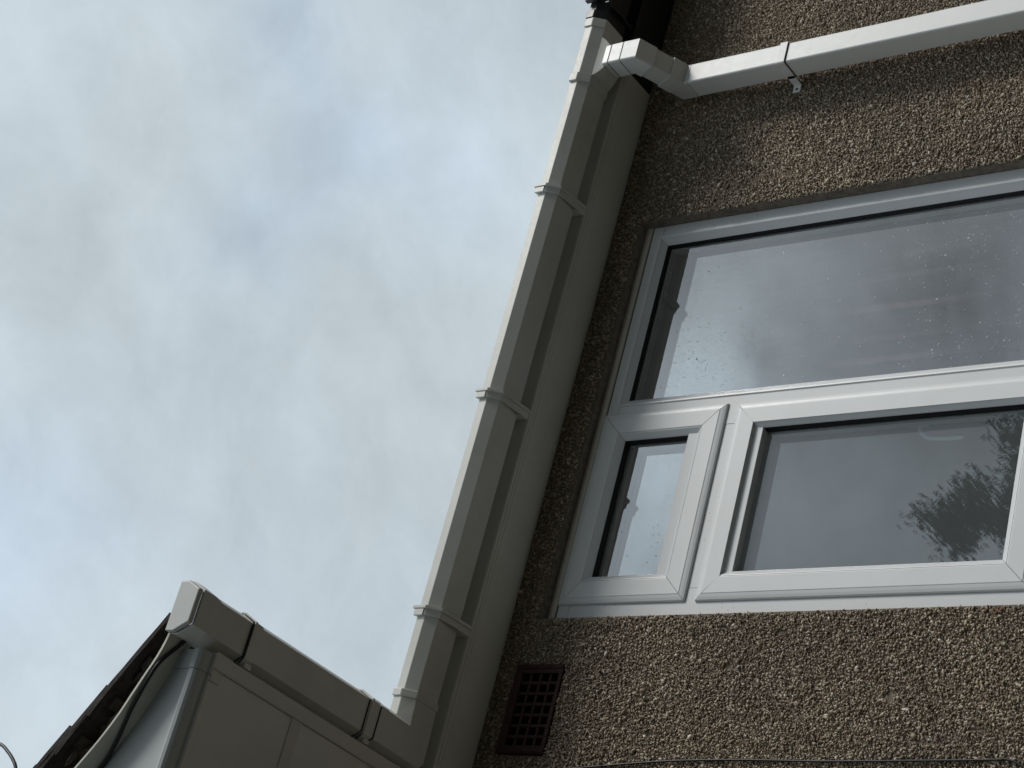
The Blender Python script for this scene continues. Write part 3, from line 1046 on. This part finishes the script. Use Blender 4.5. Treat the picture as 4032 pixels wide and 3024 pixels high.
def panes(parent, g, yA, mat, gap=0.024):
    gx0, gx1, gz0, gz1 = g
    for y_, gm in ((yA, mat[0]), (yA + gap, mat[1])):
        bm = bmesh.new()
        vs = [bm.verts.new(p) for p in ((gx0 - .004, y_, gz0 - .004), (gx1 + .004, y_, gz0 - .004), (gx1 + .004, y_, gz1 + .004), (gx0 - .004, y_, gz1 + .004))]
        bm.faces.new(vs)
        me = bpy.data.meshes.new('glass_pane')
        bm.to_mesh(me)
        bm.free()
        finish('glass_pane', me, gm, parent)
    i = .0045
    rect_frame('spacer_bar', gx0 + i + .006, gx1 - i - .006, gz0 + i + .006, gz1 - i - .006, [(0, yA + .001), (0, yA + gap - .001), (.0058, yA + gap - .001), (.0058, yA + .001)],
               M_SPACER, parent, 0)


V_G = (2.0755, 2.4830, 3.0240, 3.2552)
s1 = sash('vent_sash', V_G, (0, 0, 0, 0))
S_G = (2.0740, 2.4860, 2.0960, 2.8410)
s2 = sash('casement_sash', S_G, (0, -.009, 0, -.014))
panes(s1, V_G, 4.0550, M_GLASS_A)
panes(s2, S_G, 4.0550, M_GLASS_B)
panes(win, FX, 4.0600, M_GLASS_A)
# inside edges of the frame and the room side lever handle
bm = bmesh.new()
hp = catmull([(2.494, 4.105, 2.410), (2.489, 4.125, 2.418), (2.478, 4.140, 2.405), (2.474, 4.143, 2.375), (2.472, 4.143, 2.345), (2.472, 4.143, 2.306)], 6)
add_tube(bm, hp, 0.0055, 8)
add_box(bm, 2.489, 2.503, 4.099, 4.106, 2.385, 2.440)
bm_obj('lever_handle', bm, M_HANDLE, win, smooth=False, bevel=0.001)

# dried rain spots on the panes
def spots(name, area, n, y, smin, smax, parent, cluster=None):
    bm = bmesh.new()
    for i in range(n):
        if cluster and random.random() < 0.75:
            cx_, cz_, sx_, sz_ = random.choice(cluster)
            x, z = random.gauss(cx_, sx_), random.gauss(cz_, sz_)
        else:
            x, z = random.uniform(area[0], area[1]), random.uniform(area[2], area[3])
        if not (area[0] < x < area[1] and area[2] < z < area[3]):
            continue
        r = random.uniform(smin, smax) * (1.6 if random.random() < .08 else 1)
        mat = Matrix.Translation((x, y, z)) @ Matrix.Diagonal((r * random.uniform(.8, 1.2), r * .4, r * random.uniform(.9, 1.9), 1))
        bmesh.ops.create_icosphere(bm, subdivisions=1, radius=1.0, matrix=mat)
    return bm_obj(name, bm, M_DROP, parent, kind='stuff', smooth=True)


spots('rain_spots', FX, 480, 4.0596, .0007, .0016, win, [(3.02, 2.30, .06, .13), (2.95, 2.35, .08, .12), (2.72, 3.10, .06, .06), (2.80, 3.02, .08, .09), (2.70, 2.25, .05, .12), (2.76, 2.12, .05, .06)])
spots('rain_spots', V_G, 60, 4.0546, .0009, .0017, s1, [(2.30, 3.04, .07, .012), (2.2, 3.10, .05, .03), (2.42, 3.03, .03, .01)])

# ------------------------------------------------------------------ room behind the window
room = thing('room', 'dim mauve walled room seen through the window panes', 'room')
box('reveal', 3.192, 3.210, 4.101, 4.2400, 1.95, 3.36, M_PLAS, room)
box('reveal', 1.900, 1.921, 4.101, 4.2400, 1.95, 3.36, M_PLAS, room)
box('reveal', 1.921, 3.192, 4.101, 4.2400, 3.341, 3.36, M_PLAS, room)
box('sill_board', 1.921, 3.192, 4.101, 4.2700, 1.915, 1.935, M_PLAS, room)
bm = bmesh.new()
add_box(bm, 1.0, 5.2, 7.6, 7.7, 1.0, 3.75)
add_box(bm, 0.9, 1.0, 4.241, 7.7, 1.0, 3.75)
add_box(bm, 5.2, 5.3, 4.241, 7.7, 1.0, 3.75)
add_box(bm, 3.211, 5.2, 4.241, 4.26, 1.0, 3.75)
add_box(bm, 1.0, 1.9, 4.241, 4.26, 1.0, 3.75)
add_box(bm, 1.9, 3.211, 4.241, 4.26, 3.361, 3.75)
bm_obj('plaster_walls', bm, M_ROOM, room)
box('ceiling', 0.9, 5.3, 4.241, 7.7, 3.75, 3.80, M_PLAS, room)
box('room_floor', 0.9, 5.3, 4.241, 7.7, 0.95, 1.0, M_ROOM, room)
# net-like curtain drawn to the far side
bm = bmesh.new()
n = 90
vt, vb = [], []
for i in range(n + 1):
    x = 2.66 + (3.75 - 2.66) * i / n
    y = 4.36 + 0.007 * math.sin(i * 0.9) + 0.003 * math.sin(i * 2.3)
    vt.append(bm.verts.new((x, y, 3.42)))
    vb.append(bm.verts.new((x, y + .004, 1.75)))
for i in range(n):
    bm.faces.new((vt[i], vt[i + 1], vb[i + 1], vb[i]))
cur = bm_obj('curtain', bm, simple('curtain_cloth', (0.40, 0.25, 0.31), 0.9, 0.1, 20), smooth=True)
md = cur.modifiers.new('thickness', 'SOLIDIFY')
md.thickness = 0.002
tag(cur, 'dusky mauve curtain hanging behind the tall fixed pane', 'curtain')

# ------------------------------------------------------------------ tree behind the viewer, met only in the glass
def tree(cx_, cy_, h, cr, cz):
    t_ = thing('garden_tree', 'dark leafy garden tree mirrored at the bottom of the casement pane', 'tree')
    bm = bmesh.new()
    pts = [Vector((cx_ + .15 * math.sin(i), cy_ + .1 * math.cos(i * 1.3), GZ + (cz - GZ) * i / 6)) for i in range(7)]
    rings = []
    for i, p in enumerate(pts):
        r = 0.22 * (1 - i / 8)
        rings.append([p + Vector((r * math.cos(k * math.pi / 4), r * math.sin(k * math.pi / 4), 0)) for k in range(8)])
    add_loft(bm, rings)
    for k in range(10):
        a_ = k * 2.4
        s0 = pts[3 + k % 4]
        e_ = s0 + Vector((math.cos(a_) * cr * .7, math.sin(a_) * cr * .7, random.uniform(.3, 1.4)))
        add_tube(bm, [s0, (s0 + e_) / 2 + Vector((0, 0, .15)), e_], 0.04, 5)
    bm_obj('trunk', bm, M_BARK, t_)
    n = 24000
    cl_ = []
    # many small leaf clumps make a ragged crown: leaning flank on the left, rounder on the right
    while len(cl_) < 150:
        z_ = random.uniform(5.4, 9.62)
        top = max(0.0, (9.7 - z_) / 3.0)
        lx, rx = -0.72, min(0.9, -0.62 + 1.25 * (9.75 - z_))
        x_ = random.uniform(lx, max(rx, lx + .1))
        cl_.append((cx_ + x_, cy_ + random.uniform(-.5, .5), z_, random.uniform(.10, .24)))
    C = np.array([cl_[i] for i in rng.integers(0, len(cl_), n)])
    d = rng.normal(size=(n, 3))
    d /= np.linalg.norm(d, axis=1)[:, None]
    rad = C[:, 3] * np.abs(rng.normal(0.75, .33, n))
    P = C[:, :3] + d * rad[:, None]
    A = rng.normal(size=(n, 3))
    A /= np.linalg.norm(A, axis=1)[:, None]
    B = np.cross(A, rng.normal(size=(n, 3)))
    B /= np.linalg.norm(B, axis=1)[:, None]
    s = rng.uniform(.022, .045, n)[:, None]
    V = np.stack([P - A * s, P + B * s * .5, P + A * s, P - B * s * .5], 1).reshape(-1, 3)
    me = bpy.data.meshes.new('crown')
    me.from_pydata(V.tolist(), [], np.arange(4 * n).reshape(-1, 4).tolist())
    finish('crown', me, M_LEAF, t_)


tree(9.72, -9.0, 11, 0.7, 7.6)


# ------------------------------------------------------------------ unseen houses added behind the viewer to block low sky light
M_HWALL = simple('blocker_house_wall', (0.10, 0.075, 0.06), 0.9, 0.3, 2)
M_HROOF = simple('blocker_house_roof', (0.07, 0.055, 0.05), 0.9, 0.3, 2)
M_HWIN = simple('blocker_house_window', (0.05, 0.06, 0.07), 0.2, 0.1)
LAB = ['unseen brown house added at the far left to block low sky', 'unseen brown house added directly behind the viewer to block low sky', 'unseen brown house added at the far right to block low sky', 'second unseen brown house added on the left to block low sky',
       'second unseen brown house added on the right to block low sky', 'last unseen brown house added on the left to block low sky', 'last unseen brown house added on the right to block low sky']
for k, hx in enumerate((-11.0, 0.5, 12.0, -22.5, 23.5, -34.0, 35.0)):
    h = thing('blocker_house', LAB[k], 'house', group='unseen houses added to block low sky')
    bm = bmesh.new()
    add_box(bm, hx - 5.4, hx + 5.4, -21.0, -14.0, GZ, 4.0)
    bm_obj('wall', bm, M_HWALL, h)
    bm = bmesh.new()
    add_loft(bm, [[(x_, -13.6, 3.9), (x_, -13.6, 4.05), (x_, -17.5, 7.2), (x_, -21.4, 4.05), (x_, -21.4, 3.9), (x_, -17.5, 7.0)] for x_ in (hx - 5.5, hx + 5.5)])
    bm_obj('roof', bm, M_HROOF, h)
    for wx in (-3.4, 0.0, 3.4):
        for wz in (-0.6, 2.0):
            box('house_pane', hx + wx - .7, hx + wx + .7, -14.02, -13.97, wz, wz + 1.2, M_HWIN, h)

# unseen mirrored wing added beyond the black gutter to block grazing light
nw = thing('wing_light_blocker', 'unseen rendered wing added beyond the black gutter to block grazing light', 'house')
bm = bmesh.new()
add_box(bm, 6.9, 10.5, 2.2, 3.999, GZ, 3.45)
bm_obj('wall', bm, M_BRICKW, nw)
bm = bmesh.new()
add_loft(bm, [[(6.2, y_, 3.50), (8.7, y_, 5.35), (11.2, y_, 3.50), (11.2, y_, 3.45), (6.2, y_, 3.45)] for y_ in (2.0, 6.0)])
bm_obj('roof', bm, M_TILE, nw)
# unseen fences added on both sides to fill the open horizon
for fx_, lb in ((-3.2, 'unseen timber fence added to the left of the viewer'), (10.8, 'unseen timber fence added to the right of the viewer')):
    fm = thing('added_fence', lb, 'fence', group='added unseen fences')
    for k in range(8):
        box('fence_panel', fx_ - .02, fx_ + .02, 1.8 - k * 1.9 - 1.82, 1.8 - k * 1.9, GZ + .02, GZ + 1.9, M_BARK, fm)
        box('fence_post', fx_ - .05, fx_ + .05, 1.80 - k * 1.9 + .002, 1.80 - k * 1.9 + .078, GZ, GZ + 2.0, M_BARK, fm)
